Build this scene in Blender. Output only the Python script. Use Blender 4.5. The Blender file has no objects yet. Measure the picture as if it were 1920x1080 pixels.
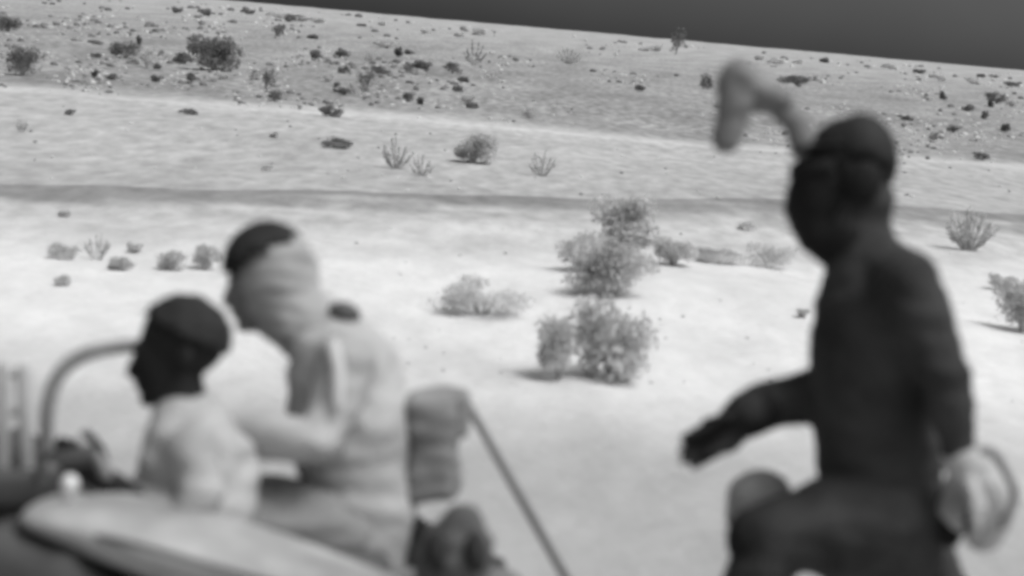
import bpy, bmesh, math, random
from mathutils import Vector, Matrix, noise

random.seed(7)
S = bpy.context.scene
COL = S.collection

# ------------------------------------------------------------------ camera
F_PX = 3583.0                       # focal length in pixels of a 1920 wide frame
CAM_H = 1.9
n = Vector((0.088, 1.0, 495.0 / F_PX)).normalized()
cp = math.sqrt(1 - n.z ** 2)
FWD = Vector((0, cp, -n.z))
up0 = Vector((0, n.z, cp))
sr = n.x / cp
cr = math.sqrt(1 - sr * sr)
RGT = Vector((cr, 0, 0)) + up0 * sr
UPV = Vector((-sr, 0, 0)) + up0 * cr
CAM = Vector((0, 0, CAM_H))
cam = bpy.data.cameras.new('camera')
camo = bpy.data.objects.new('camera', cam)
COL.objects.link(camo)
camo.matrix_world = Matrix(((RGT.x, UPV.x, -FWD.x, CAM.x), (RGT.y, UPV.y, -FWD.y, CAM.y),
                            (RGT.z, UPV.z, -FWD.z, CAM.z), (0, 0, 0, 1)))
cam.sensor_width = 36
cam.lens = 36 * F_PX / 1920
cam.clip_start = 0.05
cam.clip_end = 9000
cam.dof.use_dof = True
cam.dof.focus_distance = 110
cam.dof.aperture_fstop = 2.1
cam.dof.aperture_blades = 0
S.camera = camo

# ------------------------------------------------------------------ sky, sun, exposure
SUN_EL, SUN_AZ = math.radians(62), math.radians(115)
w = bpy.data.worlds.new('World')
S.world = w
w.use_nodes = True
nt = w.node_tree
bgn = nt.nodes['Background']
sky = nt.nodes.new('ShaderNodeTexSky')
sky.sky_type = 'NISHITA'
sky.sun_disc = False
sky.sun_elevation = SUN_EL
sky.sun_rotation = SUN_AZ
bw = nt.nodes.new('ShaderNodeRGBToBW')
nt.links.new(sky.outputs[0], bw.inputs[0])
geo = nt.nodes.new('ShaderNodeNewGeometry')
sep = nt.nodes.new('ShaderNodeSeparateXYZ')
tc = nt.nodes.new('ShaderNodeTexCoord')
nt.links.new(tc.outputs['Generated'], sep.inputs[0])
ramp = nt.nodes.new('ShaderNodeValToRGB')       # a monochrome overcast: dark at the horizon, bright overhead
ramp.color_ramp.elements[0].position = 0.0
ramp.color_ramp.elements[0].color = (0.124,) * 3 + (1,)
ramp.color_ramp.elements[1].position = 1.0
ramp.color_ramp.elements[1].color = (2.1,) * 3 + (1,)
e = ramp.color_ramp.elements.new(0.10); e.color = (0.124,) * 3 + (1,)
e = ramp.color_ramp.elements.new(0.35); e.color = (0.55,) * 3 + (1,)
nt.links.new(sep.outputs[2], ramp.inputs[0])
mul = nt.nodes.new('ShaderNodeMath'); mul.operation = 'MULTIPLY'
nt.links.new(bw.outputs[0], mul.inputs[0])
nt.links.new(ramp.outputs[0], mul.inputs[1])
# the sky is paler to the east (+X)
mx = nt.nodes.new('ShaderNodeMapRange')
mx.inputs[1].default_value = -0.3; mx.inputs[2].default_value = 0.32
mx.inputs[3].default_value = 0.66; mx.inputs[4].default_value = 1.75
nt.links.new(sep.outputs[0], mx.inputs[0])
mul2 = nt.nodes.new('ShaderNodeMath'); mul2.operation = 'MULTIPLY'
nt.links.new(mul.outputs[0], mul2.inputs[0])
nt.links.new(mx.outputs[0], mul2.inputs[1])
cl = nt.nodes.new('ShaderNodeTexNoise')
cl.inputs['Scale'].default_value = 5.0
cl.inputs['Detail'].default_value = 4
nt.links.new(tc.outputs['Generated'], cl.inputs['Vector'])
cr2 = nt.nodes.new('ShaderNodeMapRange')
cr2.inputs[1].default_value = 0.3; cr2.inputs[2].default_value = 0.7
cr2.inputs[3].default_value = 0.86; cr2.inputs[4].default_value = 1.12
nt.links.new(cl.outputs[0], cr2.inputs[0])
mul3 = nt.nodes.new('ShaderNodeMath'); mul3.operation = 'MULTIPLY'
nt.links.new(mul2.outputs[0], mul3.inputs[0])
nt.links.new(cr2.outputs[0], mul3.inputs[1])
nt.links.new(mul3.outputs[0], bgn.inputs[0])
bgn.inputs[1].default_value = 0.12

sl = bpy.data.lights.new('sun', 'SUN')
sl.energy = 1.95
sl.angle = math.radians(25)
so = bpy.data.objects.new('sun', sl)
COL.objects.link(so)
sd = Vector((math.sin(SUN_AZ) * math.cos(SUN_EL), math.cos(SUN_AZ) * math.cos(SUN_EL), math.sin(SUN_EL)))
so.rotation_euler = sd.to_track_quat('Z', 'Y').to_euler()
so.location = sd * 50
S.view_settings.view_transform = 'Standard'
S.view_settings.look = 'None'
S.view_settings.gamma = 1
S.view_settings.exposure = 0.0
S.cycles.pixel_filter_type = 'BLACKMAN_HARRIS'
S.cycles.filter_width = 3.6          # a soft, low-resolution sensor

# ------------------------------------------------------------------ materials (monochrome, the place is seen by a grey-scale sensor)
def mat(name, v, scale=8.0, amp=0.25, rough=0.9, bump=0.0, bscale=40.0, spec=0.2):
    m = bpy.data.materials.new(name)
    m.use_nodes = True
    t = m.node_tree
    p = t.nodes['Principled BSDF']
    p.inputs['Roughness'].default_value = rough
    p.inputs['Specular IOR Level'].default_value = spec
    c = t.nodes.new('ShaderNodeTexCoord')
    nz = t.nodes.new('ShaderNodeTexNoise')
    nz.inputs['Scale'].default_value = scale
    nz.inputs['Detail'].default_value = 5
    t.links.new(c.outputs['Object'], nz.inputs['Vector'])
    mr = t.nodes.new('ShaderNodeMapRange')
    mr.inputs[1].default_value = 0.3; mr.inputs[2].default_value = 0.7
    mr.inputs[3].default_value = v * (1 - amp); mr.inputs[4].default_value = v * (1 + amp)
    t.links.new(nz.outputs[0], mr.inputs[0])
    t.links.new(mr.outputs[0], p.inputs['Base Color'])
    if bump:
        n2 = t.nodes.new('ShaderNodeTexNoise')
        n2.inputs['Scale'].default_value = bscale
        n2.inputs['Detail'].default_value = 4
        t.links.new(c.outputs['Object'], n2.inputs['Vector'])
        b = t.nodes.new('ShaderNodeBump')
        b.inputs['Strength'].default_value = bump
        b.inputs['Distance'].default_value = 0.01
        t.links.new(n2.outputs[0], b.inputs['Height'])
        t.links.new(b.outputs[0], p.inputs['Normal'])
    return m

def leafy(m, share=0.45):
    """let part of the light through the leaves"""
    t = m.node_tree
    p = t.nodes['Principled BSDF']
    out = t.nodes['Material Output']
    tr = t.nodes.new('ShaderNodeBsdfTranslucent')
    src = p.inputs['Base Color'].links[0].from_socket
    t.links.new(src, tr.inputs['Color'])
    mixn = t.nodes.new('ShaderNodeMixShader')
    mixn.inputs[0].default_value = share
    t.links.new(p.outputs[0], mixn.inputs[1])
    t.links.new(tr.outputs[0], mixn.inputs[2])
    t.links.new(mixn.outputs[0], out.inputs['Surface'])

def ground_mat():
    m = bpy.data.materials.new('dusty_earth')
    m.use_nodes = True
    t = m.node_tree
    L = t.links.new
    p = t.nodes['Principled BSDF']
    p.inputs['Roughness'].default_value = 1.0
    p.inputs['Specular IOR Level'].default_value = 0.05
    at = t.nodes.new('ShaderNodeAttribute'); at.attribute_name = 'soil_tone'
    gr = t.nodes.new('ShaderNodeAttribute'); gr.attribute_name = 'grit'
    c = t.nodes.new('ShaderNodeTexCoord')
    def nz(scale, detail, lo, hi, a, b, sy=1.0):
        mp = t.nodes.new('ShaderNodeMapping')
        mp.inputs['Scale'].default_value = (1, sy, 1)
        L(c.outputs['Object'], mp.inputs[0])
        x = t.nodes.new('ShaderNodeTexNoise')
        x.inputs['Scale'].default_value = scale
        x.inputs['Detail'].default_value = detail
        x.inputs['Roughness'].default_value = 0.6
        L(mp.outputs[0], x.inputs['Vector'])
        r = t.nodes.new('ShaderNodeMapRange')
        r.inputs[1].default_value = lo; r.inputs[2].default_value = hi
        r.inputs[3].default_value = a; r.inputs[4].default_value = b
        L(x.outputs[0], r.inputs[0])
        return r.outputs[0]
    def mulm(a, b):
        x = t.nodes.new('ShaderNodeMath'); x.operation = 'MULTIPLY'
        L(a, x.inputs[0]); L(b, x.inputs[1])
        return x.outputs[0]
    v = mulm(at.outputs['Fac'], nz(0.45, 4, 0.3, 0.7, 0.88, 1.10, 0.6))
    v = mulm(v, nz(3.2, 6, 0.3, 0.7, 0.92, 1.07, 0.5))
    fine = nz(4.2, 9, 0.33, 0.67, 0.55, 1.40, 0.34)
    one = t.nodes.new('ShaderNodeMix'); one.data_type = 'FLOAT'
    L(gr.outputs['Fac'], one.inputs[0])
    one.inputs[2].default_value = 1.0
    L(fine, one.inputs[3])
    v = mulm(v, one.outputs[0])
    L(v, p.inputs['Base Color'])
    x = t.nodes.new('ShaderNodeTexNoise')
    x.inputs['Scale'].default_value = 7
    x.inputs['Detail'].default_value = 8
    L(c.outputs['Object'], x.inputs['Vector'])
    b = t.nodes.new('ShaderNodeBump')
    b.inputs['Strength'].default_value = 0.5
    b.inputs['Distance'].default_value = 0.05
    L(x.outputs[0], b.inputs['Height'])
    L(b.outputs[0], p.inputs['Normal'])
    return m

M = {}
M['earth'] = ground_mat()
M['stone_pale'] = mat('pale_stone', 0.64, 3, 0.2, bump=0.4, bscale=12)
M['stone_dark'] = mat('dark_stone', 0.19, 3, 0.35, bump=0.4, bscale=12)
M['scrub_dark'] = mat('dark_scrub', 0.26, 4, 0.35)
M['scrub_mid'] = mat('grey_scrub', 0.66, 4, 0.3)
M['scrub_pale'] = mat('pale_scrub', 0.66, 4, 0.25)
M['scrub_faded'] = mat('faded_scrub', 0.72, 4, 0.2)
M['scrub_faint'] = mat('dim_scrub', 0.20, 4, 0.25)
M['twig'] = mat('twig_wood', 0.40, 6, 0.3)
for q in ('scrub_dark', 'scrub_mid', 'scrub_pale', 'scrub_faded'): leafy(M[q])
M['skin_dark'] = mat('black_face', 0.016, 10, 0.3, 0.8)
M['jacket_dark'] = mat('charcoal_jacket', 0.050, 6, 0.40, 0.95, 0.5, 60)
M['sleeve_dark'] = mat('black_glove', 0.022, 9, 0.3, 0.85)
M['trouser_dark'] = mat('charcoal_trousers', 0.046, 6, 0.5, 0.95, 0.5, 50)
M['helmet_dark'] = mat('charcoal_helmet', 0.028, 7, 0.25, 0.7)
M['gear_grey'] = mat('grey_gear', 0.22, 9, 0.2, 0.8)
M['soft_grey'] = mat('plain_grey', 0.48, 9, 0.25, 0.95)
M['bag_pale'] = mat('pale_canvas', 0.50, 7, 0.25, 0.95, 0.5, 40)
M['cloth_pale'] = mat('pale_grey_cloth', 0.46, 5, 0.22, 0.95, 0.6, 45)
M['cloth_mid'] = mat('mid_grey_cloth', 0.32, 5, 0.25, 0.95, 0.6, 45)
M['hood'] = mat('hood_cloth', 0.40, 5, 0.15, 0.95)
M['strap_pale'] = mat('pale_webbing', 0.62, 9, 0.1)
M['cap_dark'] = mat('dark_cap', 0.035, 6, 0.4, 0.9)
M['head_dark'] = mat('dark_head_cover', 0.028, 6, 0.35, 0.9)
M['skin_grey'] = mat('grey_skin', 0.22, 8, 0.2, 0.8)
M['paint_pale'] = mat('dusty_pale_paint', 0.37, 5, 0.42, 0.7, 0.2, 20)
M['paint_mid'] = mat('dusty_grey_paint', 0.20, 3, 0.25, 0.7, 0.2, 20)
M['bar'] = mat('bar_metal', 0.24, 6, 0.2, 0.6)
M['bar_pale'] = mat('pale_bar_metal', 0.42, 6, 0.2, 0.6)
M['rubber'] = mat('tyre_rubber', 0.07, 6, 0.4, 0.9, 0.4, 40)
M['box_dark'] = mat('dark_housing', 0.10, 5, 0.3, 0.7)
M['lens'] = mat('bright_reflector', 0.85, 4, 0.05, 0.25, spec=0.6)
M['pole'] = mat('grey_pole', 0.22, 6, 0.2, 0.7)
M['bundle'] = mat('dark_canvas', 0.11, 6, 0.35, 0.95, 0.5, 40)
M['pack'] = mat('pack_canvas', 0.27, 6, 0.25, 0.95, 0.5, 40)

# ------------------------------------------------------------------ terrain shape and pixel rays
def smooth(a, b, x):
    t = max(0.0, min(1.0, (x - a) / (b - a)))
    return t * t * (3 - 2 * t)

def hgt(x, y):
    z = 0.035 * noise.noise(Vector((x / 1.7, y / 1.7, 3.1)))
    z += 0.10 * smooth(7, 16, y) * noise.noise(Vector((x / 6.0, y / 6.0, 7.7)))
    z += 0.22 * smooth(60, 140, y) * noise.noise(Vector((x / 30.0, y / 30.0, 1.3)))
    z += 0.9 * smooth(150, 420, y) * noise.noise(Vector((x / 28.0, y / 160.0, 5.3)))
    z += 0.14 * math.exp(-((x - 1.6) / 1.6) ** 2 - ((y - 14.2) / 1.3) ** 2)
    return z

def ray(px, py):
    return FWD + RGT * ((px - 960) / F_PX) - UPV * ((py - 540) / F_PX)

def at(px, py, d):
    """the point at depth d (metres along the view axis) seen at pixel px, py"""
    return CAM + ray(px, py) * d

def G(px, py):
    """the ground point seen at pixel px, py"""
    r = ray(px, py)
    z = 0.0
    q = CAM
    for _ in range(30):
        if r.z > -1e-4: return CAM + r * 300
        q = CAM + r * min(600.0, (CAM_H - z) / -r.z)
        z += 0.6 * (hgt(q.x, q.y) - z)
    return Vector((q.x, q.y, hgt(q.x, q.y)))

def line(pa, pb):
    r1, r2 = ray(*pa), ray(*pb)
    a = CAM + r1 * (CAM_H / -r1.z); b = CAM + r2 * (CAM_H / -r2.z)
    k = (b.y - a.y) / (b.x - a.x)
    y0 = a.y - k * a.x
    return lambda x: y0 + k * (14 * math.tanh(x / 14.0))

def wob(f, amp, seed):
    return lambda x: f(x) + amp * noise.noise(Vector((x / 1.1, seed, 0))) + 2 * amp * noise.noise(Vector((x / 5.0, seed, 4)))

trk_lo = wob(line((0, 388), (1480, 442)), 0.12, 3.0)
trk_hi = wob(line((0, 338), (1480, 383)), 0.10, 9.0)
ridge = wob(line((0, 167), (1340, 272)), 0.25, 15.0)

def link(name, me, m=None, parent=None):
    o = bpy.data.objects.new(name, me)
    COL.objects.link(o)
    if m: me.materials.append(m)
    if parent: o.parent = parent
    return o

def tag(o, label=None, cat=None, group=None, kind=None):
    if label: o['label'] = label
    if cat: o['category'] = cat
    if group: o['group'] = group
    if kind: o['kind'] = kind
    return o

def build_ground():
    ss = []
    N = 170
    for i in range(N + 1):
        u = -1 + 2 * i / N
        ss.append(0.36 * u + 3.2 * u ** 7)
    def solve(f, s):
        lo, hi = 2.0, 400.0
        for _ in range(50):
            md = (lo + hi) / 2
            if md < f(s * (md + 10)): lo = md
            else: hi = md
        return lo
    tab = [(solve(trk_lo, s), solve(trk_hi, s), solve(ridge, s)) for s in ss]
    zones = []
    def lerp(a, b, t): return a + (b - a) * t
    # (name, rows, Y(t, lo, hi, ri), tone(t, Y), grit(t))
    def near_tone(t, Y, x):
        v = 0.40 + 0.29 * smooth(7.3, 11.5, Y + 0.8 * noise.noise(Vector((x, Y, 2))))
        return v - 0.17 * smooth(0.74, 1.0, t + 0.12 * noise.noise(Vector((x / 1.3, Y / 1.3, 8))))
    zones.append(('sandy_ground', 90, lambda t, a, b, c: -8 + (a + 8) * (1 - (1 - t) ** 1.25), near_tone, lambda t: 0.10 + 0.25 * smooth(0.75, 1, t)))
    zones.append(('dirt_track', 18, lambda t, a, b, c: lerp(a, b, t),
                  lambda t, Y, x: 0.51 - 0.25 * smooth(0.05, 0.80, t + 0.35 * noise.noise(Vector((x / 1.5, Y / 1.0, 5))) + 0.25 * noise.noise(Vector((x / .5, Y / .5, 9)))) if t < 0.999 else 0.30, lambda t: 0.4))
    zones.append(('stony_flat', 40, lambda t, a, b, c: lerp(b, c, t),
                  lambda t, Y, x: 0.42 + 0.04 * t + 0.10 * smooth(0.93, 1.0, t), lambda t: 0.45))
    zones.append(('rocky_slope', 90, lambda t, a, b, c: c * (2600.0 / c) ** (t ** 1.15),
                  lambda t, Y, x: 0.56 - 0.25 * smooth(0, 0.035, t) + 0.10 * smooth(0.2, 0.6, t) + (0.09 * noise.noise(Vector((x / 2.6, Y / 9.0, 6))) + 0.06 * noise.noise(Vector((x / 0.8, Y / 4.0, 2)))) * smooth(0, 0.05, t), lambda t: 0.25 + 0.7 * smooth(0, 0.06, t) * (1 - smooth(0.35, 0.8, t))))
    for name, rows, fy, ft, fg in zones:
        vs, fs, tone, grit = [], [], [], []
        for r in range(rows + 1):
            t = r / rows
            for i, s in enumerate(ss):
                Y = fy(t, *tab[i])
                X = s * (Y + 10)
                vs.append((X, Y, hgt(X, Y)))
                tone.append(ft(t, Y, X)); grit.append(fg(t))
        for r in range(rows):
            for i in range(N):
                a = r * (N + 1) + i
                fs.append((a, a + 1, a + N + 2, a + N + 1))
        me = bpy.data.meshes.new(name)
        me.from_pydata(vs, [], fs)
        A = me.attributes.new('soil_tone', 'FLOAT', 'POINT'); A.data.foreach_set('value', tone)
        A = me.attributes.new('grit', 'FLOAT', 'POINT'); A.data.foreach_set('value', grit)
        me.polygons.foreach_set('use_smooth', [True] * len(fs))
        tag(link(name, me, M['earth']), kind='structure')
build_ground()

# ------------------------------------------------------------------ solid-shape helpers
def ring_loft(bm, path, seg=20, depth=None, dome=3):
    """closed tube through path = [(centre, a[, b])]; a in the plane across `depth`, b along it; rounded ends"""
    D = (depth or FWD).normalized()
    pts = [(Vector(p[0]), p[1], p[2] if len(p) > 2 else p[1]) for p in path]
    def ext(p, q):
        d = (p[0] - q[0]).normalized()
        out = []
        r = min(p[1], p[2])
        for k in range(1, dome + 1):
            th = math.pi / 2 * k / (dome + 0.35)
            out.append((p[0] + d * r * 0.95 * math.sin(th), p[1] * math.cos(th), p[2] * math.cos(th)))
        return out
    pts = list(reversed(ext(pts[0], pts[1]))) + pts + ext(pts[-1], pts[-2])
    rows = []
    for i, (c, a, b) in enumerate(pts):
        t = (pts[min(i + 1, len(pts) - 1)][0] - pts[max(i - 1, 0)][0]).normalized()
        u = t.cross(D)
        if u.length < 0.15: u = t.cross(UPV)
        u.normalize()
        v = u.cross(t).normalized()
        rows.append([bm.verts.new(c + u * a * math.cos(2 * math.pi * k / seg) + v * b * math.sin(2 * math.pi * k / seg)) for k in range(seg)])
    for r0, r1 in zip(rows, rows[1:]):
        for k in range(seg):
            bm.faces.new((r0[k], r0[(k + 1) % seg], r1[(k + 1) % seg], r1[k]))
    bm.faces.new(list(reversed(rows[0]))); bm.faces.new(rows[-1])

def ball(bm, c, rx, ry, rz, tilt=0.0, seg=24):
    """ellipsoid: rx across the picture plane, ry along the view, rz upwards; tilt turns it about the view axis"""
    X = RGT * math.cos(tilt) + UPV * math.sin(tilt)
    Z = -RGT * math.sin(tilt) + UPV * math.cos(tilt)
    m = Matrix(((X.x * rx, FWD.x * ry, Z.x * rz, c.x), (X.y * rx, FWD.y * ry, Z.y * rz, c.y),
                (X.z * rx, FWD.z * ry, Z.z * rz, c.z), (0, 0, 0, 1)))
    bmesh.ops.create_uvsphere(bm, u_segments=seg, v_segments=seg // 2, radius=1, matrix=m)

def rbox(bm, c, X, Y, Z, bev=0.02):
    """rounded box with half axes X, Y, Z"""
    m = Matrix(((X.x, Y.x, Z.x, c.x), (X.y, Y.y, Z.y, c.y), (X.z, Y.z, Z.z, c.z), (0, 0, 0, 1)))
    r = bmesh.ops.create_cube(bm, size=2, matrix=m)
    ed = list({e for v in r['verts'] for e in v.link_edges})
    bmesh.ops.bevel(bm, geom=ed, offset=bev, segments=3, affect='EDGES', profile=0.6)

def finish(name, bm, m, parent=None, base=None, voxel=None, smooth_n=6, wrinkle=0.0, wscale=9.0):
    """link the bmesh as one mesh object with its origin at base; voxel fuses overlapping pieces into one surface"""
    bmesh.ops.recalc_face_normals(bm, faces=bm.faces[:])
    if base is not None:
        for v in bm.verts: v.co -= base
    me = bpy.data.meshes.new(name)
    bm.to_mesh(me); bm.free()
    if voxel:
        tmp = bpy.data.objects.new('tmp', me)
        COL.objects.link(tmp)
        md = tmp.modifiers.new('r', 'REMESH'); md.mode = 'VOXEL'; md.voxel_size = voxel
        ms = tmp.modifiers.new('s', 'SMOOTH'); ms.factor = 0.5; ms.iterations = smooth_n
        dg = bpy.context.evaluated_depsgraph_get()
        me2 = bpy.data.meshes.new_from_object(tmp.evaluated_get(dg))
        bpy.data.objects.remove(tmp)
        bpy.data.meshes.remove(me)
        me = me2; me.name = name
        if wrinkle:
            ns = [v.normal.copy() for v in me.vertices]
            for v, nn in zip(me.vertices, ns):
                q = v.co * wscale
                k = noise.noise(q) + 0.6 * noise.noise(Vector((q.x * 1.4, q.y * 1.4, q.z * 3.4)) + Vector((5, 1, 2)))
                v.co += nn * wrinkle * k
    me.polygons.foreach_set('use_smooth', [True] * len(me.polygons))
    me.materials.clear()
    o = link(name, me, m, parent)
    if base is not None and parent is None: o.location = base
    return o

def child(name, bm, m, parent, base, **k):
    return finish(name, bm, m, parent, base, **k)

def tube(path, r, seg=12):
    bm = bmesh.new()
    ring_loft(bm, [(p, r) for p in path], seg)
    return bm

def curve_pts(pts, n=6):
    """Catmull-Rom through the points"""
    out = []
    P = [pts[0]] + list(pts) + [pts[-1]]
    for i in range(1, len(P) - 2):
        for k in range(n):
            t = k / n
            a, b, c, d = P[i - 1], P[i], P[i + 1], P[i + 2]
            out.append(0.5 * ((2 * b) + (c - a) * t + (2 * a - 5 * b + 4 * c - d) * t * t + (3 * b - a - 3 * c + d) * t ** 3))
    out.append(pts[-1])
    return out

def hand(bm, wrist, fdir, side, curl=0.5, s=1.0, spread=0.8):
    """palm, four bent fingers and a thumb; fdir runs wrist to knuckles, side is the thumb's side"""
    f = fdir.normalized()
    sd = (side - f * side.dot(f)).normalized()
    pn = f.cross(sd).normalized()          # palm normal
    ring_loft(bm, [(wrist, 0.024 * s, 0.018 * s), (wrist + f * 0.05 * s, 0.038 * s, 0.017 * s), (wrist + f * 0.095 * s, 0.040 * s, 0.015 * s)], 14, depth=pn)
    for k, ln in enumerate((0.068, 0.078, 0.072, 0.056)):
        p = wrist + f * (0.095 - 0.004 * abs(k - 1)) * s + sd * (0.030 - 0.020 * k) * s
        d = f.copy()
        ch = [(p - f * 0.012 * s, 0.0095 * s)]
        for j, q in enumerate((0.45, 0.32, 0.23)):
            d = (d + pn * curl * (0.6 + 0.12 * k)).normalized()
            p = p + d * ln * q * s
            ch.append((p, (0.0090 - 0.0010 * j) * s))
        ring_loft(bm, ch, 10)
    t0 = wrist + f * 0.03 * s + sd * 0.026 * s
    t1 = t0 + (f * 0.8 + sd * spread).normalized() * 0.04 * s
    t2 = t1 + (f * 0.9 + sd * (spread - .5) + pn * 0.3).normalized() * 0.032 * s
    t3 = t2 + (f + pn * 0.35).normalized() * 0.026 * s
    ring_loft(bm, [(t0, 0.014 * s), (t1, 0.012 * s), (t2, 0.0105 * s), (t3, 0.009 * s)], 10)

def head(bm, P, cx, cy, k, tilt=0.0, sc=1.0):
    """a head in profile looking to picture-left; cx, cy its middle in pixels, k metres per pixel; P maps pixels to space"""
    c, s = math.cos(tilt), math.sin(tilt)
    def H(u, v, w=0.0):     # metres forward (towards the face), up, and along the view
        x, y = -u, v
        return P(cx + (x * c - y * s) / k, cy - (x * s + y * c) / k, w)
    ball(bm, H(-0.022, 0.030), 0.098 * sc, 0.076 * sc, 0.092 * sc, tilt)
    ball(bm, H(0.035, -0.030), 0.060 * sc, 0.062 * sc, 0.090 * sc, tilt)
    ball(bm, H(0.040, -0.085), 0.048 * sc, 0.050 * sc, 0.035 * sc, tilt)
    ball(bm, H(0.075, -0.098), 0.020 * sc, 0.024 * sc, 0.018 * sc, tilt)
    ring_loft(bm, [(H(0.082, 0.012), 0.009, 0.009), (H(0.100, -0.018), 0.012, 0.013), (H(0.106, -0.034), 0.013, 0.017)], 12)
    ball(bm, H(0.078, 0.022), 0.018 * sc, 0.055 * sc, 0.013 * sc, tilt)
    ball(bm, H(0.092, -0.058), 0.010 * sc, 0.024 * sc, 0.006 * sc, tilt)
    ball(bm, H(0.090, -0.070), 0.011 * sc, 0.022 * sc, 0.007 * sc, tilt)
    for sgn in (-1, 1):
        ball(bm, H(0.082, 0.004, 0.032 * sgn * sc), 0.011 * sc, 0.013 * sc, 0.009 * sc, tilt)
        ball(bm, H(-0.020, -0.008, 0.078 * sgn * sc), 0.018 * sc, 0.008 * sc, 0.032 * sc, tilt)
    return H

def dome(bm, c, rx, ry, rz, tilt, keep):
    """upper part of an ellipsoid shell, cut by keep(point) and thickened"""
    ball(bm, c, rx, ry, rz, tilt, 36)
    bmesh.ops.delete(bm, geom=[v for v in bm.verts if not keep(v.co)], context='VERTS')
    bmesh.ops.recalc_face_normals(bm, faces=bm.faces[:])
    bmesh.ops.solidify(bm, geom=bm.faces[:], thickness=0.012)

# ------------------------------------------------------------------ the walking person in dark clothing
def walker():
    d0 = 4.4
    k = d0 / F_PX
    P = lambda x, y, w=0.0: at(x, y, d0 + w)
    base = P(1700, 1640); base.z = 0.0
    def arm_near(s): return [(P(1696, 522, -.17), .070 * s), (P(1735, 610, -.215), .062 * s), (P(1766, 705, -.23), .054 * s), (P(1788, 790, -.22), .047 * s), (P(1803, 868, -.20), .038 * s)]
    def arm_far(s): return [(P(1640, 540, .16), .070 * s), (P(1622, 640, .17), .062 * s), (P(1590, 735, .15), .066 * s), (P(1520, 744, .10), .064 * s), (P(1455, 757, .06), .058 * s), (P(1400, 777, .02), .052 * s)]
    def leg_near(s): return [(P(1660, 968, -.08), .115 * s), (P(1550, 1003, -.10), .125 * s), (P(1440, 1016, -.10), .090 * s), (P(1415, 1130, -.10), .088 * s), (P(1445, 1380, -.10), .052 * s)]
    def leg_far(s): return [(P(1680, 985, .09), .110 * s), (P(1745, 1130, .10), .094 * s), (P(1790, 1270, .10), .073 * s), (P(1790, 1420, .10), .066 * s), (P(1800, 1585, .10), .048 * s)]
    def torso(s): return [(P(1655, 955), .130 * s, .165 * s), (P(1650, 870), .143 * s, .165 * s), (P(1647, 760), .156 * s, .175 * s), (P(1650, 640), .162 * s, .19 * s), (P(1648, 560), .152 * s, .18 * s), (P(1636, 505), .118 * s, .14 * s), (P(1618, 462), .072 * s, .075 * s)]
    bm = bmesh.new()
    H = head(bm, P, 1577, 330, k / 1.12, 0.03, 1.12)
    ring_loft(bm, [(P(1590, 380), .058), (P(1606, 440), .060), (P(1625, 490), .07)])
    for q in (arm_near(.8), arm_far(.8), leg_near(.82), leg_far(.82)): ring_loft(bm, q)
    ring_loft(bm, torso(.85))
    hand(bm, P(1402, 774, .02), P(1330, 822, .0) - P(1402, 774, .02), UPV * 0.6 - FWD, 0.28, 1.0)
    hand(bm, P(1803, 866, -.20), P(1830, 930, -.20) - P(1803, 866, -.20), -RGT * .3 - FWD, 0.75, 0.95)
    # feet inside the boots
    ring_loft(bm, [(P(1450, 1400, -.10), .04), (P(1400, 1430, -.10), .035), (P(1330, 1455, -.10), .03)])
    ring_loft(bm, [(P(1800, 1600, .10), .04), (P(1750, 1630, .10), .035), (P(1690, 1640, .10), .03)])
    body = finish('person', bm, M['skin_dark'], None, base, voxel=0.0065, smooth_n=3)
    tag(body, 'person in dark helmet and dark jacket striding past with one arm reaching forward', 'person', 'people')
    bm = bmesh.new()
    ring_loft(bm, torso(1.0)); ring_loft(bm, arm_near(1)); ring_loft(bm, arm_far(1))
    ring_loft(bm, [(P(1618, 480), .095, .095), (P(1606, 445), .088, .085), (P(1608, 412), .084, .080), (P(1612, 375), .080, .080)])
    ball(bm, P(1668, 520), .105, .19, .06, -0.5)
    child('jacket', bm, M['jacket_dark'], body, base, voxel=0.011, smooth_n=8, wrinkle=.014, wscale=7)
    bm = bmesh.new()
    ring_loft(bm, [(P(1658, 1010), .14, .155), (P(1655, 945), .152, .165), (P(1652, 892), .145, .16)])
    ring_loft(bm, leg_near(1)); ring_loft(bm, leg_far(1))
    child('trousers', bm, M['trouser_dark'], body, base, voxel=0.011, smooth_n=8, wrinkle=.018, wscale=6)
    for pts in ([(P(1450, 1395, -.10), .052), (P(1395, 1432, -.10), .042), (P(1320, 1462, -.10), .038)],
                [(P(1803, 1590, .10), .052), (P(1745, 1622, .10), .045), (P(1675, 1635, .10), .040)]):
        bm = bmesh.new(); ring_loft(bm, pts)
        child('boot', bm, M['sleeve_dark'], body, base)
    # sleeve cuff and glove of the reaching hand
    bm = bmesh.new()
    ring_loft(bm, [(P(1430, 766, .03), .055), (P(1398, 779, .02), .056), (P(1375, 795, .01), .046, .030)], 18)
    hand(bm, P(1404, 778, .02), P(1330, 826, .0) - P(1404, 778, .02), -UPV * 0.9 - FWD * .4, 0.16, 1.16, 0.22)
    child('glove', bm, M['sleeve_dark'], body, base, voxel=.006, smooth_n=2)
    bm = bmesh.new()
    ring_loft(bm, [(P(1800, 858, -.20), .044), (P(1806, 872, -.20), .042)], 16)
    hand(bm, P(1803, 866, -.20), P(1830, 930, -.20) - P(1803, 866, -.20), -RGT * .3 - FWD, 0.75, 1.12)
    child('glove', bm, M['soft_grey'], body, base, voxel=.006, smooth_n=2)['label'] = 'grey glove on the trailing hand'
    for q in ((1408, 1008, -.10),):
        bm = bmesh.new()
        ball(bm, P(*q), .056, .075, .070, -.2)
        child('knee_dark_rim', bm, M['sleeve_dark'], body, base)  # black part added to darken the outline of the bent knee
    # helmet
    bm = bmesh.new()
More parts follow.
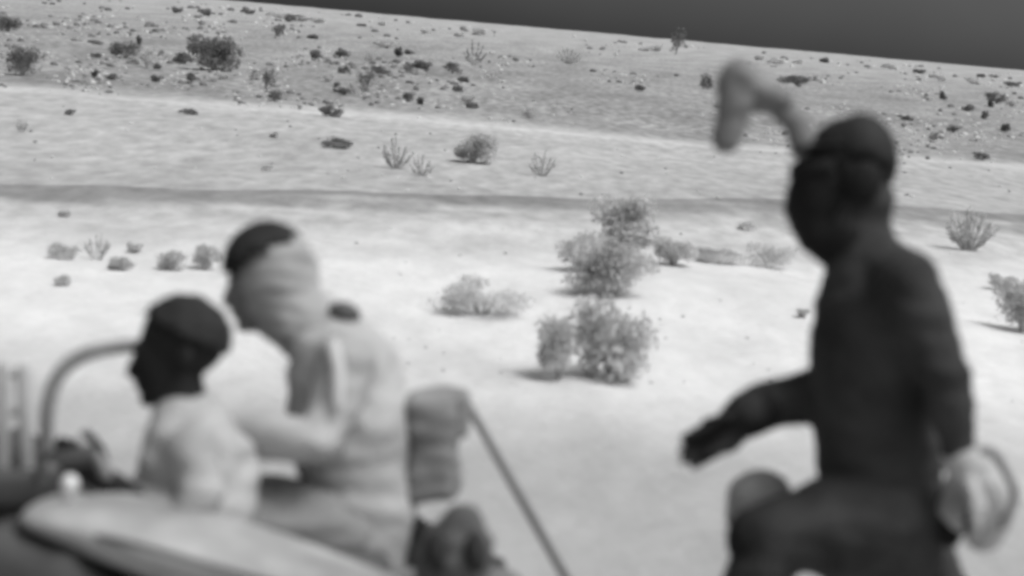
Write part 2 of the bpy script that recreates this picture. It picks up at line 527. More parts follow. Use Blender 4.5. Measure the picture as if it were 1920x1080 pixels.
    c = P(1612, 296)
    cut = lambda v: (v - P(1612, 292)).dot(UPV) > -0.02 - 0.28 * (v - c).dot(RGT)
    dome(bm, c, .086, .098, .103, 0, cut)
    hel = child('helmet', bm, M['helmet_dark'], body, base)
    bm = bmesh.new()
    ring_loft(bm, [(P(1575, 274), .012, .085), (P(1530, 276), .010, .075), (P(1488, 282), .008, .055)], 20)
    child('helmet_brim', bm, M['skin_dark'], hel, base)
    for sgn in (-1, 1):
        bm = bmesh.new()
        ball(bm, P(1622, 340, sgn * .088), .040, .022, .050)
        child('ear_cover', bm, M['skin_dark'], hel, base)
    bm = bmesh.new()
    ring_loft(bm, curve_pts([P(1508, 282), P(1500, 245), P(1478, 212), P(1448, 186)], 5) and [(p, (.026 + .010 * (p - P(1444, 186)).length / .12), .03) for p in curve_pts([P(1512, 280), P(1500, 245), P(1476, 212), P(1444, 186)], 5)], 14)
    child('goggle_mount', bm, M['gear_grey'], hel, base, voxel=.007, smooth_n=2, wrinkle=.007, wscale=18)
    bm = bmesh.new()
    ring_loft(bm, [(P(1462, 188), .034, .06), (P(1410, 170), .048, .065), (P(1376, 164), .046, .065)], 16)
    child('goggle_body', bm, M['gear_grey'], hel, base, voxel=.007, smooth_n=2, wrinkle=.007, wscale=18)
    for sgn in (-1, 1):
        bm = bmesh.new()
        ring_loft(bm, [(P(1385, 145, sgn * .040), .046), (P(1380, 190, sgn * .040), .043), (P(1370, 230, sgn * .040), .037), (P(1362, 262, sgn * .040), .033)], 16, dome=2)
        child('goggle_tube', bm, M['gear_grey'], hel, base, voxel=.007, smooth_n=2, wrinkle=.007, wscale=18)
    # face goggles
    bm = bmesh.new()
    ring_loft(bm, [(P(1545, 318), .040, .084), (P(1515, 322), .036, .074), (P(1504, 324), .032, .060)], 20)
    child('face_goggles', bm, M['skin_dark'], body, base)
    bm = bmesh.new()
    ring_loft(bm, [(P(1560, 340), .085, .080), (P(1536, 372), .082, .074), (P(1530, 402), .074, .066), (P(1531, 426), .062, .060), (P(1590, 452), .080, .082)], 24)
    ring_loft(bm, [(P(1506, 345), .020, .02), (P(1490, 368), .018, .02)], 14)
    child('face_scarf', bm, M['skin_dark'], body, base, voxel=.007, smooth_n=5, wrinkle=.004, wscale=14)
    # belt gear, then the ghost of the knee
    bm = bmesh.new()
    rbox(bm, P(1765, 990, -.05), RGT * .042 - UPV * .006, FWD * .055, UPV * .040 + RGT * .008, .02)
    child('belt_pouch', bm, M['sleeve_dark'], body, base, voxel=.008, wrinkle=.006)
    bm = bmesh.new()
    ball(bm, P(1424, 936, .10), .078, .06, .074, .3)
    ball(bm, P(1395, 975, .10), .045, .05, .055, .3)
    child('knee_ghost', bm, M['soft_grey'], body, base, voxel=.010, wrinkle=.006)  # grey shape standing in for a motion ghost of the knee
    # the bag carried in the trailing hand
    bb = P(1845, 1010, -.19)
    bm = bmesh.new()
    ring_loft(bm, [(P(1818, 888, -.12), .062, .03), (P(1832, 930, -.12), .092, .05), (P(1844, 975, -.12), .078, .05), (P(1845, 1003, -.12), .045, .04)], 22)
    bag = finish('carry_bag', bm, M['bag_pale'], None, bb, voxel=.009, wrinkle=.010, wscale=12)
    tag(bag, 'small pale soft bag carried in the trailing hand of the striding person', 'bag')
    bm = tube(curve_pts([P(1826, 845, -.20), P(1862, 850, -.18), P(1888, 890, -.19), P(1903, 930, -.19), P(1880, 985, -.19)], 5), .010)
    child('strap', bm, M['gear_grey'], bag, bb)
walker()

# ------------------------------------------------------------------ the rider in pale clothing
def rider():
    d0 = 4.6
    k = d0 / F_PX
    P = lambda x, y, w=0.0: at(x, y, d0 + w)
    base = P(650, 1080)
    def arm(sg, s): return [(P(655, 668, .17 * sg), .068 * s), (P(630, 750, .22 * sg), .062 * s), (P(598, 828, .25 * sg), .055 * s), (P(500, 815, .22 * sg), .048 * s), (P(410, 790, .17 * sg), .040 * s)]
    def leg(sg, s): return [(P(650, 1000, .09 * sg), .11 * s), (P(500, 965, .16 * sg), .10 * s), (P(350, 945, .20 * sg), .08 * s), (P(370, 1080, .22 * sg), .07 * s), (P(410, 1280, .22 * sg), .05 * s)]
    def torso(s): return [(P(668, 1010), .14 * s, .18 * s), (P(668, 900), .145 * s, .18 * s), (P(655, 780), .15 * s, .20 * s), (P(638, 690), .135 * s, .20 * s), (P(612, 630), .10 * s, .15 * s), (P(585, 590), .07 * s, .075 * s)]
    bm = bmesh.new()
    head(bm, P, 502, 525, k, 0.18)
    ring_loft(bm, [(P(520, 570), .055), (P(560, 605), .06), (P(600, 650), .07)])
    ring_loft(bm, torso(.85))
    for sg in (-1, 1):
        ring_loft(bm, arm(sg, .8)); ring_loft(bm, leg(sg, .82))
        hand(bm, P(410, 790, .17 * sg), P(360, 775, .15 * sg) - P(410, 790, .17 * sg), UPV, .7)
        ring_loft(bm, [(P(412, 1290, .22 * sg), .04), (P(350, 1320, .22 * sg), .035), (P(300, 1325, .22 * sg), .03)])
    body = finish('person', bm, M['skin_grey'], None, base, voxel=.007, smooth_n=3)
    tag(body, 'seated person in pale grey hooded clothing with a dark cap and pale head wrap', 'person', 'people')
    bm = bmesh.new()
    ring_loft(bm, torso(1.0))
    for sg in (-1, 1): ring_loft(bm, arm(sg, 1.0))
    child('jacket', bm, M['cloth_pale'], body, base, voxel=.011, smooth_n=6, wrinkle=.018, wscale=7)
    bm = bmesh.new()
    ring_loft(bm, [(P(670, 1040), .13, .17), (P(668, 985), .147, .18), (P(668, 940), .13, .17)])
    for sg in (-1, 1): ring_loft(bm, leg(sg, 1.0))
    child('trousers', bm, M['cloth_mid'], body, base, voxel=.011, smooth_n=6, wrinkle=.018, wscale=6)
    for sg in (-1, 1):
        bm = bmesh.new(); ring_loft(bm, [(P(415, 1270, .22 * sg), .055), (P(352, 1318, .22 * sg), .046), (P(285, 1325, .22 * sg), .040)])
        child('boot', bm, M['box_dark'], body, base)
    # hood and scarf
    bm = bmesh.new()
    ball(bm, P(520, 512), .100, .098, .112, .2)
    ring_loft(bm, [(P(505, 560), .085, .08), (P(555, 590), .082, .085), (P(600, 632), .088, .11)])
    child('hood', bm, M['hood'], body, base, voxel=.009, wrinkle=.013, wscale=11)
    bm = bmesh.new()
    nrm = (RGT * -0.44 + UPV * 0.90).normalized()
    p0 = P(500, 482)
    dome(bm, P(503, 503), .112, .110, .116, .1, lambda v: (v - p0).dot(nrm) > 0.0)
    child('cap', bm, M['cap_dark'], body, base)
    bm = bmesh.new()
    ball(bm, P(646, 586, -.06), .040, .05, .026, -.25)
    child('shoulder_buckle', bm, M['box_dark'], body, base)
    bm = bmesh.new()
    ring_loft(bm, [(P(622, 640, -.235), .015, .008), (P(634, 690, -.285), .015, .008), (P(634, 760, -.30), .013, .008)], 12)
    child('strap', bm, M['strap_pale'], body, base)
    # pack behind the back
    pb = P(830, 960, .05)
    bm = bmesh.new()
    rbox(bm, P(812, 835, .06), RGT * .062, FWD * .15, UPV * .135, .035)
    pk = finish('rucksack', bm, M['pack'], None, pb, voxel=.010, wrinkle=.012, wscale=9)
    tag(pk, 'grey soft rucksack standing behind the back of the seated pale clothed person', 'bag')
    bm = bmesh.new()
    rbox(bm, P(858, 775, .06), RGT * .030, FWD * .12, UPV * .055, .02)
    child('top_flap', bm, M['cloth_mid'], pk, pb, voxel=.009, wrinkle=.006)
rider()

def passenger():
    d0 = 4.3
    k = d0 / F_PX
    P = lambda x, y, w=0.0: at(x, y, d0 + w)
    base = P(340, 1080)
    def torso(s): return [(P(365, 1030), .13 * s, .17 * s), (P(368, 930), .135 * s, .17 * s), (P(365, 850), .13 * s, .18 * s), (P(352, 800), .095 * s, .14 * s), (P(340, 770), .06 * s, .07 * s)]
    def arm(sg, s): return [(P(365, 838, .16 * sg), .060 * s), (P(380, 920, .2 * sg), .055 * s), (P(350, 985, .2 * sg), .050 * s), (P(270, 950, .15 * sg), .043 * s), (P(205, 905, .09 * sg), .037 * s)]
    def leg(sg, s): return [(P(365, 1040, .09 * sg), .10 * s), (P(230, 1035, .13 * sg), .09 * s), (P(110, 1040, .14 * sg), .072 * s), (P(120, 1200, .14 * sg), .06 * s), (P(140, 1330, .14 * sg), .048 * s)]
    bm = bmesh.new()
    head(bm, P, 330, 660, k, .12)
    ring_loft(bm, [(P(335, 715), .055), (P(345, 765), .056), (P(355, 820), .065)])
    ring_loft(bm, torso(.85))
    for sg in (-1, 1):
        ring_loft(bm, arm(sg, .8)); ring_loft(bm, leg(sg, .82))
        hand(bm, P(205, 905, .09 * sg), P(165, 880, .07 * sg) - P(205, 905, .09 * sg), UPV, .7)
        ring_loft(bm, [(P(140, 1335, .14 * sg), .04), (P(80, 1365, .14 * sg), .035), (P(30, 1370, .14 * sg), .03)])
    body = finish('person', bm, M['head_dark'], None, base, voxel=.007, smooth_n=3)
    tag(body, 'person with a black head sitting hunched in front of the pale hooded person', 'person', 'people')
    bm = bmesh.new()
    ring_loft(bm, torso(1.0))
    for sg in (-1, 1): ring_loft(bm, arm(sg, 1))
    child('jacket', bm, M['cloth_pale'], body, base, voxel=.011, smooth_n=6, wrinkle=.018, wscale=7)
    bm = bmesh.new()
    ring_loft(bm, [(P(368, 1060), .12, .16), (P(366, 1000), .137, .17), (P(366, 960), .12, .16)])
    for sg in (-1, 1): ring_loft(bm, leg(sg, 1.0))
    child('trousers', bm, M['cloth_mid'], body, base, voxel=.011, smooth_n=6, wrinkle=.018, wscale=6)
    bm = bmesh.new()
    dome(bm, P(345, 640), .108, .098, .108, .1, lambda v: (v - P(345, 632)).dot((UPV * .9 + RGT * .45).normalized()) > 0)
    child('hair', bm, M['head_dark'], body, base, voxel=.006, smooth_n=2, wrinkle=.007, wscale=26)
    for sg in (-1, 1):
        bm = bmesh.new(); ring_loft(bm, [(P(142, 1318, .14 * sg), .052), (P(80, 1362, .14 * sg), .044), (P(20, 1370, .14 * sg), .038)])
        child('boot', bm, M['box_dark'], body, base)
passenger()

# ------------------------------------------------------------------ the open vehicle they sit on
def vehicle():
    d0 = 4.4
    P = lambda x, y, w=0.0: at(x, y, d0 + w)
    base = P(450, 1400); base.z = 0
    root = bpy.data.objects.new('off_road_vehicle', None)
    COL.objects.link(root); root.location = base
    tag(root, 'dusty pale open off-road vehicle carrying two seated people, with a curved front bar', 'vehicle')
    bm = bmesh.new()
    ring_loft(bm, [(P(60, 1180), .14, .34), (P(250, 1175), .17, .38), (P(500, 1190), .15, .36), (P(800, 1185), .14, .36), (P(930, 1150), .10, .34)], 28)
    child('body', bm, M['paint_mid'], root, base, voxel=.014)
    # sloping pale bonnet and side fairing
    bm = bmesh.new()
    ring_loft(bm, [(P(110, 962, -.30), .042, .20), (P(215, 985, -.32), .070, .22), (P(380, 1035, -.33), .085, .22), (P(560, 1085, -.33), .075, .21), (P(730, 1130, -.31), .05, .19)], 28)
    child('fairing', bm, M['paint_pale'], root, base, voxel=.012)
    bm = bmesh.new()
    ring_loft(bm, [(P(690, 1075, .05), .06, .20), (P(560, 1060, .05), .055, .20), (P(420, 1085, .0), .05, .18)], 24)
    child('seat', bm, M['box_dark'], root, base, voxel=.012)
    # dark instrument housing and reflector
    bm = bmesh.new()
    rbox(bm, P(40, 915, -.15), RGT * .085 - UPV * .004, FWD * .09, UPV * .045, .03)
    hs = child('instrument_housing', bm, M['box_dark'], root, base, voxel=.008)
    bm = bmesh.new()
    ball(bm, P(131, 908, -.42), .019, .014, .021)
    ring_loft(bm, [(P(131, 925, -.42), .009), (P(133, 975, -.36), .009)], 10)
    child('reflector', bm, M['lens'], root, base)
    # bars
    bm = tube(curve_pts([P(98, 925, -.1), P(88, 840, -.1), P(90, 760, -.1), P(112, 700, -.08), P(160, 664, -.04), P(225, 650, .02), P(300, 648, .10)], 6), .017)
    child('curved_bar', bm, M['bar'], root, base)
    for x0, y0, x1, y1 in ((6, 690, 4, 890), (44, 695, 50, 890)):
        bm = tube([P(x0, y0, -.15), P((x0 + x1) / 2, (y0 + y1) / 2, -.15), P(x1, y1, -.15)], .017)
        child('upright_bar', bm, M['bar_pale'], root, base)
    bm = tube(curve_pts([P(95, 880, -.3), P(170, 850, -.28), P(200, 890, -.28)], 5), .014)
    child('grab_handle', bm, M['bar'], root, base)
    # seam, cable and grip
    bm = tube(curve_pts([P(150, 1000, -.52), P(260, 1022, -.555), P(400, 1062, -.56), P(560, 1108, -.55)], 6), .006)
    child('panel_seam', bm, M['box_dark'], root, base)
    bm = tube(curve_pts([P(70, 890, -.24), P(96, 850, -.22), P(128, 862, -.24), P(148, 905, -.28), P(190, 940, -.34)], 6), .007)
    child('cable', bm, M['rubber'], root, base)
    bm = bmesh.new()
    ring_loft(bm, [(P(112, 868, -.29), .021), (P(165, 852, -.285), .023)], 14)
    child('handle_grip', bm, M['box_dark'], root, base)
    for y in (700, 770):
        bm = tube([P(4, y, -.15), P(48, y + 4, -.15)], .010)
        child('cross_bar', bm, M['bar_pale'], root, base)
    # wheels
    ax = FWD.copy(); ax.z = 0; ax.normalize()
    for cx, wd, r in ((0, -.42, .38), (0, .42, .38), (800, -.22, .31), (760, .42, .31)):
        c = P(cx, 1200, wd); c.z = r + .01
        bm = bmesh.new()
        X = Vector((1, 0, 0)); Z = Vector((0, 0, 1)); Yv = Vector((0, 1, 0))
        prof = [(r * .53, -.085), (r * .74, -.115), (r - .03, -.11), (r, -.08), (r, .08), (r - .03, .11), (r * .74, .115), (r * .53, .085)]
        nseg = 48
        rows = []
        for i in range(nseg):
            th = 2 * math.pi * i / nseg
            dirv = X * math.cos(th) + Z * math.sin(th)
            lug = .018 if i % 3 == 0 else 0
            rows.append([bm.verts.new(c + dirv * (rr + (lug if rr > r - .035 else 0)) + Yv * yy) for rr, yy in prof])
        for i in range(nseg):
            a, b = rows[i], rows[(i + 1) % nseg]
            for j in range(len(prof)):
                j2 = (j + 1) % len(prof)
                bm.faces.new((a[j], b[j], b[j2], a[j2]))
        wh = child('wheel', bm, M['rubber'], root, base)
        bm = bmesh.new()
        ring_loft(bm, [(c - Yv * .05, r * .52), (c + Yv * .05, r * .52)], 28, depth=X, dome=1)
        child('rim', bm, M['paint_mid'], wh, base)
vehicle()

def bundle():
    d0 = 4.15
    P = lambda x, y, w=0.0: at(x, y, d0 + w)
    bb = P(850, 1110)
    bm = bmesh.new()
    ring_loft(bm, [(P(848, 1105), .080, .13), (P(852, 1045), .088, .15), (P(862, 1000), .072, .13), (P(868, 978), .045, .09)], 26)
    o = finish('cargo_bundle', bm, M['bundle'], None, bb, voxel=.009, wrinkle=.012, wscale=11)
    tag(o, 'dark lumpy cargo bundle on the vehicle rear below the rucksack', 'bundle')
    for x in (818, 893):
        bm = bmesh.new()
        ball(bm, P(x, 1035, -.12), .024, .05, .045, .1)
        child('pocket', bm, M['cap_dark'], o, bb)
bundle()

# a pole leaning on the vehicle
def pole():
    a, b = at(868, 742, 4.85), at(1066, 1092, 4.75)
    d = (b - a)
    g = a + d * (a.z / -d.z)
    g.z = 0.0
    bm = bmesh.new()
    ring_loft(bm, [(a, .011), (a.lerp(g, .3), .011), (a.lerp(g, .6), .012), (g, .013)], 14)
    o = finish('leaning_pole', bm, M['pole'], None, g)
    tag(o, 'thin grey pole leaning up from the sand towards the rucksack', 'pole')
pole()

# ------------------------------------------------------------------ shrubs
def leaf_cloud(bm, rnd, w, h, nl, size, lumps):
    blobs = []
    for _ in range(lumps):
        a = rnd.uniform(0, 2 * math.pi); rr = w * .5 * math.sqrt(rnd.random()) * .78
        blobs.append((Vector((math.cos(a) * rr, math.sin(a) * rr, h * rnd.uniform(.22, .80))), w * rnd.uniform(.17, .30), h * rnd.uniform(.20, .32)))
    for _ in range(nl):
        c, r, rz = rnd.choice(blobs)
        v = Vector((rnd.gauss(0, 1), rnd.gauss(0, 1), rnd.gauss(0, 1)))
        v = v.normalized() * rnd.random() ** .45
        p = c + Vector((v.x * r, v.y * r, v.z * rz))
        if p.z < 0.01: p.z = 0.01
        d1 = Vector((rnd.gauss(0, 1), rnd.gauss(0, 1), rnd.gauss(0, 1) + .5)).normalized() * size * rnd.uniform(.6, 1.5)
        d2 = d1.cross(Vector((rnd.gauss(0, 1), rnd.gauss(0, 1), rnd.gauss(0, 1)))).normalized() * size * rnd.uniform(.3, .6)
        q = [bm.verts.new(p - d1), bm.verts.new(p + d2), bm.verts.new(p + d1), bm.verts.new(p - d2)]
        bm.faces.new(q)

def twig(bm, pts, r0, r1, seg=5):
    m = len(pts) - 1
    rows = []
    for i, p in enumerate(pts):
        t = (pts[min(i + 1, m)] - pts[max(i - 1, 0)]).normalized()
        u = t.orthogonal().normalized(); v = t.cross(u)
        r = r0 + (r1 - r0) * i / m
        rows.append([bm.verts.new(p + u * r * math.cos(2 * math.pi * k / seg) + v * r * math.sin(2 * math.pi * k / seg)) for k in range(seg)])
    for a, b in zip(rows, rows[1:]):
        for k in range(seg): bm.faces.new((a[k], a[(k + 1) % seg], b[(k + 1) % seg], b[k]))
    bm.faces.new(list(reversed(rows[0]))); bm.faces.new(rows[-1])

def shrub(px, py, wpx, hpx, kind, mkey, label, name='desert_shrub', seed=0, group='shrubs scattered over the desert', dist=None):
    rnd = random.Random(seed * 131 + int(px) * 7 + int(py))
    g = G(px, py) if dist is None else at(px, py, dist)
    if dist is not None: g.z = min(g.z, hgt(g.x, g.y))
    dd = (g - CAM).dot(FWD)
    w, h = wpx * dd / F_PX, hpx * dd / F_PX * 1.05
    big = wpx >= 45
    leaf = max(.012, min(w, h) * (.055 if kind != 'spiky' else .06))
    leaf = max(leaf, 2.2 * dd / F_PX)
    bmf, bms = bmesh.new(), bmesh.new()
    nst = 0
    if kind == 'spiky':
        nst = max(6, int(wpx / 6))
        for i in range(nst):
            a = (i + .5 + rnd.uniform(-.3, .3)) / nst * math.pi
            yaw = rnd.uniform(-.6, .6)
            dx = math.cos(a)
            top = Vector((dx * w * .52 * rnd.uniform(.8, 1.1), math.sin(yaw) * w * .4, h * (0.45 + .55 * math.sin(a)) * rnd.uniform(.75, 1.05)))
            mid = top * .5 + Vector((dx * w * .05, 0, -h * .04))
            twig(bms, [Vector((dx * w * .05, 0, -.03)), mid, top], w * .022, w * .010)
            # leafy sleeve on the upper stem
            for _ in range(26):
                t = rnd.uniform(.35, 1.03)
                p = (mid.lerp(top, (t - .5) * 2) if t > .5 else mid * t * 2) + Vector((rnd.gauss(0, 1), rnd.gauss(0, 1), rnd.gauss(0, 1))) * w * .028
                d1 = Vector((rnd.gauss(0, 1) + dx, rnd.gauss(0, 1), 1.2)).normalized() * leaf
                d2 = d1.cross(Vector((rnd.gauss(0, 1), rnd.gauss(0, 1), 0.1))).normalized() * leaf * .5
                bmf.faces.new([bmf.verts.new(q) for q in (p - d1, p + d2, p + d1, p - d2)])
    else:
        leaf_cloud(bmf, rnd, w, h, (1700 if kind == 'loose' else 3000) if wpx > 75 else (1300 if big else 420), leaf, {'dense': 14, 'low': 10, 'loose': 14}[kind])
        nst = 9 if big else 5
        for i in range(nst):
            a = rnd.uniform(0, 2 * math.pi)
            top = Vector((math.cos(a) * w * .28, math.sin(a) * w * .28, h * rnd.uniform(.4, .7)))
            twig(bms, [Vector((0, 0, -.04)), top * .5 + Vector((0, 0, h * .1)), top], w * .02, w * .005)
    if hpx >= 25:
        root = bpy.data.objects.new(name, None); COL.objects.link(root); root.location = g
        finish('foliage', bmf, M[mkey], root)
        finish('stems', bms, M['twig'], root)
    else:
        me = bpy.data.meshes.new('s'); bms.to_mesh(me); bms.free(); bmf.from_mesh(me)
        root = finish(name, bmf, M[mkey]); root.location = g
    for o in [root] + list(root.children):
        if o.type == 'MESH': o.data.polygons.foreach_set('use_smooth', [False] * len(o.data.polygons))
    tag(root, label, 'shrub', group)
    return root

SH = [
 # near and middle ground
 (1170, 478, 124, 104, 'dense', 'scrub_mid', 'tall dense dark shrub rising above the clump across the pale sand'),
 (1095, 508, 135, 70, 'dense', 'scrub_mid', 'bushy shrub at the clump end nearest the seated people'),
 (1150, 553, 150, 100, 'dense', 'scrub_mid', 'wide shrub in front of the tall dense shrub, rooted in the sand'),
 (1262, 497, 88, 52, 'dense', 'scrub_pale', 'small rounded shrub just beyond the mound beside the tall shrub'),
 (1345, 492, 100, 28, 'low', 'scrub_pale', 'low straggling shrub along the top of the sand mound'),
 (1442, 502, 92, 42, 'loose', 'scrub_mid', 'ragged low shrub beside the striding person’s chest'),
 (1140, 708, 160, 155, 'loose', 'scrub_pale', 'big loose pale shrub growing alone in front of the shrub clump'),
 (1048, 712, 95, 125, 'loose', 'scrub_pale', 'thin pale shrub touching the big loose shrub'),
 (905, 590, 170, 66, 'low', 'scrub_faded', 'spreading pale shrub behind the rucksack'),
 (1815, 470, 95, 72, 'spiky', 'scrub_mid', 'fan shaped spiky shrub behind the striding person’s back'),
 (1915, 622, 110, 100, 'loose', 'scrub_pale', 'loose grey shrub cut off by the frame beyond the carried bag'),
 (1880, 545, 70, 30, 'low', 'scrub_pale', 'flat faint shrub behind the loose shrub near the carried bag'),
 (118, 485, 62, 30, 'low', 'scrub_pale', 'low pale shrub behind the upright bars of the vehicle'),
 (182, 487, 50, 48, 'spiky', 'scrub_mid', 'upright sprigged shrub behind the black headed person'),
 (228, 507, 46, 26, 'low', 'scrub_pale', 'small low shrub between the sprigged shrub and the black head'),
 (252, 474, 30, 16, 'low', 'scrub_pale', 'tiny pale tuft just above the black headed person'),
 (322, 506, 60, 36, 'loose', 'scrub_pale', 'loose pale shrub directly above the black head'),
 (385, 505, 60, 44, 'loose', 'scrub_pale', 'loose pale shrub beside the dark cap'),
 (115, 535, 40, 18, 'low', 'scrub_pale', 'faint small tuft on the sand above the curved bar'),
 (120, 407, 22, 12, 'low', 'scrub_mid', 'tiny tuft on the near verge of the dirt track'),
 (1508, 596, 32, 16, 'low', 'scrub_pale', 'tiny tuft on bare sand by the striding person’s chest'),
 (1400, 432, 40, 16, 'low', 'scrub_pale', 'tiny pale tuft on the verge below the track near the face'),
 # beyond the track
 (742, 316, 62, 52, 'spiky', 'scrub_mid', 'larger of two fan shaped spiky shrubs beyond the track'),
 (790, 330, 46, 42, 'spiky', 'scrub_mid', 'smaller of two fan shaped spiky shrubs beyond the track'),
 (890, 306, 88, 58, 'dense', 'scrub_mid', 'rounded dense shrub beyond the track next to the spiky pair'),
 (1016, 330, 52, 42, 'spiky', 'scrub_mid', 'sparse curved spiky shrub beyond the track, alone'),
 (630, 277, 66, 20, 'low', 'scrub_dark', 'flat dark shrub on the pale flat beyond the track'),
 (40, 248, 24, 28, 'spiky', 'scrub_mid', 'thin upright sprig on the flat near the frame edge'),
 (515, 258, 20, 10, 'low', 'scrub_mid', 'tiny grey tuft on the stony flat'),
 (498, 320, 26, 9, 'low', 'scrub_mid', 'flat tuft on the stony flat above the track'),
 (130, 215, 26, 10, 'low', 'scrub_dark', 'small dark tuft just below the bright ridge'),
 (355, 215, 40, 10, 'low', 'scrub_dark', 'flat dark tuft lying along the bright ridge'),
 # the rocky slope
 (622, 219, 50, 20, 'low', 'scrub_dark', 'flat dark shrub sitting on the bright ridge line'),
 (42, 142, 74, 54, 'dense', 'scrub_dark', 'big dark shrub at the slope’s edge near the frame side'),
 (15, 60, 46, 34, 'dense', 'scrub_dark', 'dark shrub high on the slope in the frame corner'),
 (236, 108, 56, 32, 'dense', 'scrub_dark', 'dark shrub of middle size, high on the stony slope'),
 (276, 128, 44, 38, 'dense', 'scrub_mid', 'greyer shrub next to the middle sized dark one on the slope'),
 (400, 132, 92, 62, 'dense', 'scrub_dark', 'widest dark shrub on the rocky slope'),
 (345, 120, 46, 20, 'low', 'scrub_dark', 'low dark shrub adjoining the widest shrub on the slope'),
 (521, 68, 32, 22, 'dense', 'scrub_dark', 'small dark round shrub near the skyline'),
 (588, 74, 22, 11, 'low', 'scrub_dark', 'tiny black tuft near the skyline beside a round shrub'),
 (330, 24, 26, 10, 'low', 'scrub_dark', 'first of two dark tufts near the top frame edge, flatter'),
 (383, 30, 24, 12, 'low', 'scrub_dark', 'second of two dark tufts near the top frame edge, taller'),
 (686, 172, 44, 44, 'dense', 'scrub_dark', 'dark upright shrub alone in the middle of the slope'),
 (498, 166, 38, 48, 'loose', 'scrub_dark', 'ragged upright dark shrub low on the slope'),
 (516, 191, 32, 22, 'dense', 'scrub_dark', 'small dark shrub just below the ragged upright one'),
 (888, 122, 40, 42, 'spiky', 'scrub_dark', 'dark stalky shrub high on the slope'),
 (785, 138, 60, 24, 'low', 'scrub_dark', 'longer of two low dark shrubs in a line on the slope'),
 (848, 138, 38, 20, 'low', 'scrub_dark', 'shorter of two low dark shrubs in a line on the slope'),
 (725, 90, 54, 13, 'low', 'scrub_mid', 'thin flat grey shrub near the skyline'),
 (640, 108, 40, 16, 'low', 'scrub_dark', 'flat dark shrub between the skyline and the upright shrub'),
 (990, 222, 34, 20, 'loose', 'scrub_mid', 'small grey shrub low on the slope above the curved spiky one'),
 (1066, 119, 48, 28, 'spiky', 'scrub_mid', 'grey sprigged shrub below the skyline in mid slope'),
 (1326, 168, 30, 30, 'dense', 'scrub_dark', 'dark round shrub beside the raised goggles'),
 (1495, 161, 74, 22, 'low', 'scrub_dark', 'flat dark shrub behind the raised goggles, above the helmet'),
 (1545, 118, 20, 10, 'low', 'scrub_dark', 'tiny black tuft just under the skyline above the helmet'),
 (1868, 195, 38, 22, 'dense', 'scrub_dark', 'dark round shrub among pale stones beyond the helmet'),
 (1838, 300, 28, 15, 'low', 'scrub_dark', 'small dark shrub low on the slope behind the helmet'),
 (1720, 138, 26, 9, 'low', 'scrub_dark', 'tiny dark tuft near the skyline beyond the helmet'),
]
for i, (px, py, ww, hh, kd, mk, lb) in enumerate(SH):
    shrub(px, py, ww, hh, kd, mk, lb.replace('’', "'"), seed=i)
far = shrub(1270, 78, 34, 48, 'loose', 'scrub_faint', 'faint sparse bush standing on the skyline against the dark sky', name='skyline_bush', dist=240)

srnd = random.Random(5)
for i in range(46):
    px = srnd.choice((srnd.uniform(120, 480), srnd.uniform(540, 900), srnd.uniform(540, 900), srnd.uniform(0, 1250), srnd.uniform(1690, 1915)))
    y0, y1 = 45 + (px - 960) * .088, 167 + 105 * px / 1340.0
    py = max(14, y0 + (y1 - y0) * srnd.uniform(.34, .85))
    shrub(px, py, srnd.uniform(12, 34), srnd.uniform(7, 20), srnd.choice(('low', 'low', 'dense')), srnd.choice(('scrub_dark', 'scrub_dark', 'scrub_mid')),
          'small scrubby clump dotted among the stones of the far slope', name='scrub_clump', seed=500 + i, group='small scrub clumps on the rocky slope')
for i in range(26):
    px = srnd.uniform(440, 1915)
    hp = srnd.choice((5, 6, 8, 10))
    o = shrub(px, 45 + (px - 960) * .088 + 5, srnd.uniform(2.2, 4) * hp, hp, 'low', srnd.choice(('scrub_mid', 'scrub_pale', 'scrub_dark')),
              'very small low tuft breaking the skyline under the dark sky', name='skyline_tuft', seed=350 + i, group='tufts along the skyline', dist=srnd.uniform(200, 300))

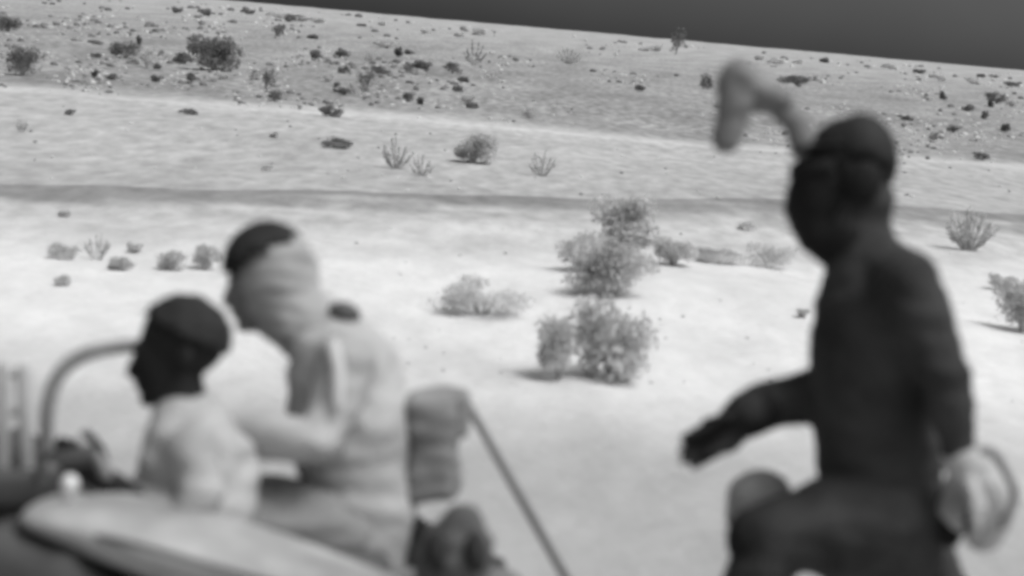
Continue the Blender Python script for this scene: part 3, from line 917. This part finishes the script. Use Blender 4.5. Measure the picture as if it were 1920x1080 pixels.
# ------------------------------------------------------------------ stones
def stone_mesh(seed):
    rnd = random.Random(seed)
    bm = bmesh.new()
    bmesh.ops.create_icosphere(bm, subdivisions=2, radius=1)
    off = Vector((rnd.uniform(0, 50), rnd.uniform(0, 50), 0))
    for v in bm.verts:
        v.co *= 1 + .45 * noise.noise(v.co * 1.1 + off) + .15 * noise.noise(v.co * 2.7 + off)
        v.co.z *= .8
    me = bpy.data.meshes.new('stone'); bm.to_mesh(me); bm.free()
    return me
variants = {}
for key in ('stone_pale', 'stone_dark'):
    variants[key] = []
    for q in range(6):
        me = stone_mesh(q + (50 if key == 'stone_dark' else 0)); me.materials.append(M[key]); variants[key].append(me)
rnd = random.Random(21)
def ridge_y(px): return 167 + (272 - 167) * px / 1340.0
def sky_y(px): return 45 + (px - 960) * .088
spots = []
while len(spots) < 2300:
    px = rnd.uniform(0, 1920)
    lo, hi = max(2, sky_y(px) + 10), ridge_y(px) - 4
    py = lo + (hi - lo) * rnd.random()
    dens = .15 + 1.7 * noise.noise(Vector((px / 110, py / 34, 1)))
    if px < 620: dens += .35
    if px > 1690: dens += .35
    if 930 < px < 1330: dens -= .3
    if rnd.random() > dens: continue
    pale = rnd.random() < (.62 if px < 1690 else .75)
    size = rnd.choice((1.3, 1.5, 1.8, 2.2, 2.8, 3.8)) * (1 if pale else (1.6 if px < 900 else 1.3))
    spots.append((px, py, size, pale))
for _ in range(90):
    px = rnd.uniform(0, 1920)
    py = rnd.uniform(ridge_y(px) + 5, 335 + 45 * px / 1480)
    spots.append((px, py, rnd.choice((2.0, 2.4, 3.0, 4.2)), rnd.random() < .55))
for _ in range(70):
    px = rnd.uniform(640, 1920)
    py = rnd.uniform(400 + .02 * px, 760)
    spots.append((px, py, rnd.choice((2.0, 2.5, 3.0)), rnd.random() < .5))
spots.sort(key=lambda s: -s[2])
rest = {'stone_pale': bmesh.new(), 'stone_dark': bmesh.new()}
cnt = {'stone_pale': 0, 'stone_dark': 0}
for px, py, size, pale in spots:
    g = G(px, py)
    dd = (g - CAM).dot(FWD)
    s = size * dd / F_PX
    key = 'stone_pale' if pale else 'stone_dark'
    me = rnd.choice(variants[key])
    sc = (s * rnd.uniform(.8, 1.5), s * rnd.uniform(.8, 1.3), s * rnd.uniform(.7, 1.1))
    rz = rnd.uniform(0, 6.28)
    if cnt[key] < 140:
        cnt[key] += 1
        o = bpy.data.objects.new('pale_stone' if pale else 'dark_stone', me)
        COL.objects.link(o)
        o.location = g + Vector((0, 0, s * .2)); o.scale = sc; o.rotation_euler = (0, 0, rz)
        if pale: tag(o, 'small pale stone lying loose on the desert ground', 'stone', 'pale stones strewn on the ground')
        else: tag(o, 'small dark stone lying loose on the desert ground', 'stone', 'dark stones strewn on the ground')
    else:
        k0 = len(rest[key].verts)
        rest[key].from_mesh(me)
        rest[key].verts.ensure_lookup_table()
        mt = Matrix.Translation(g + Vector((0, 0, s * .2))) @ Matrix.Rotation(rz, 4, 'Z') @ Matrix.Diagonal((*sc, 1))
        for v in rest[key].verts[k0:]: v.co = mt @ v.co
for key, nm, lb in (('stone_pale', 'pale_rubble', 'fine pale rubble strewn over the rocky slope'), ('stone_dark', 'dark_rubble', 'fine dark rubble strewn over the rocky slope')):
    o = finish(nm, rest[key], M[key])
    tag(o, lb, 'rubble', kind='stuff')
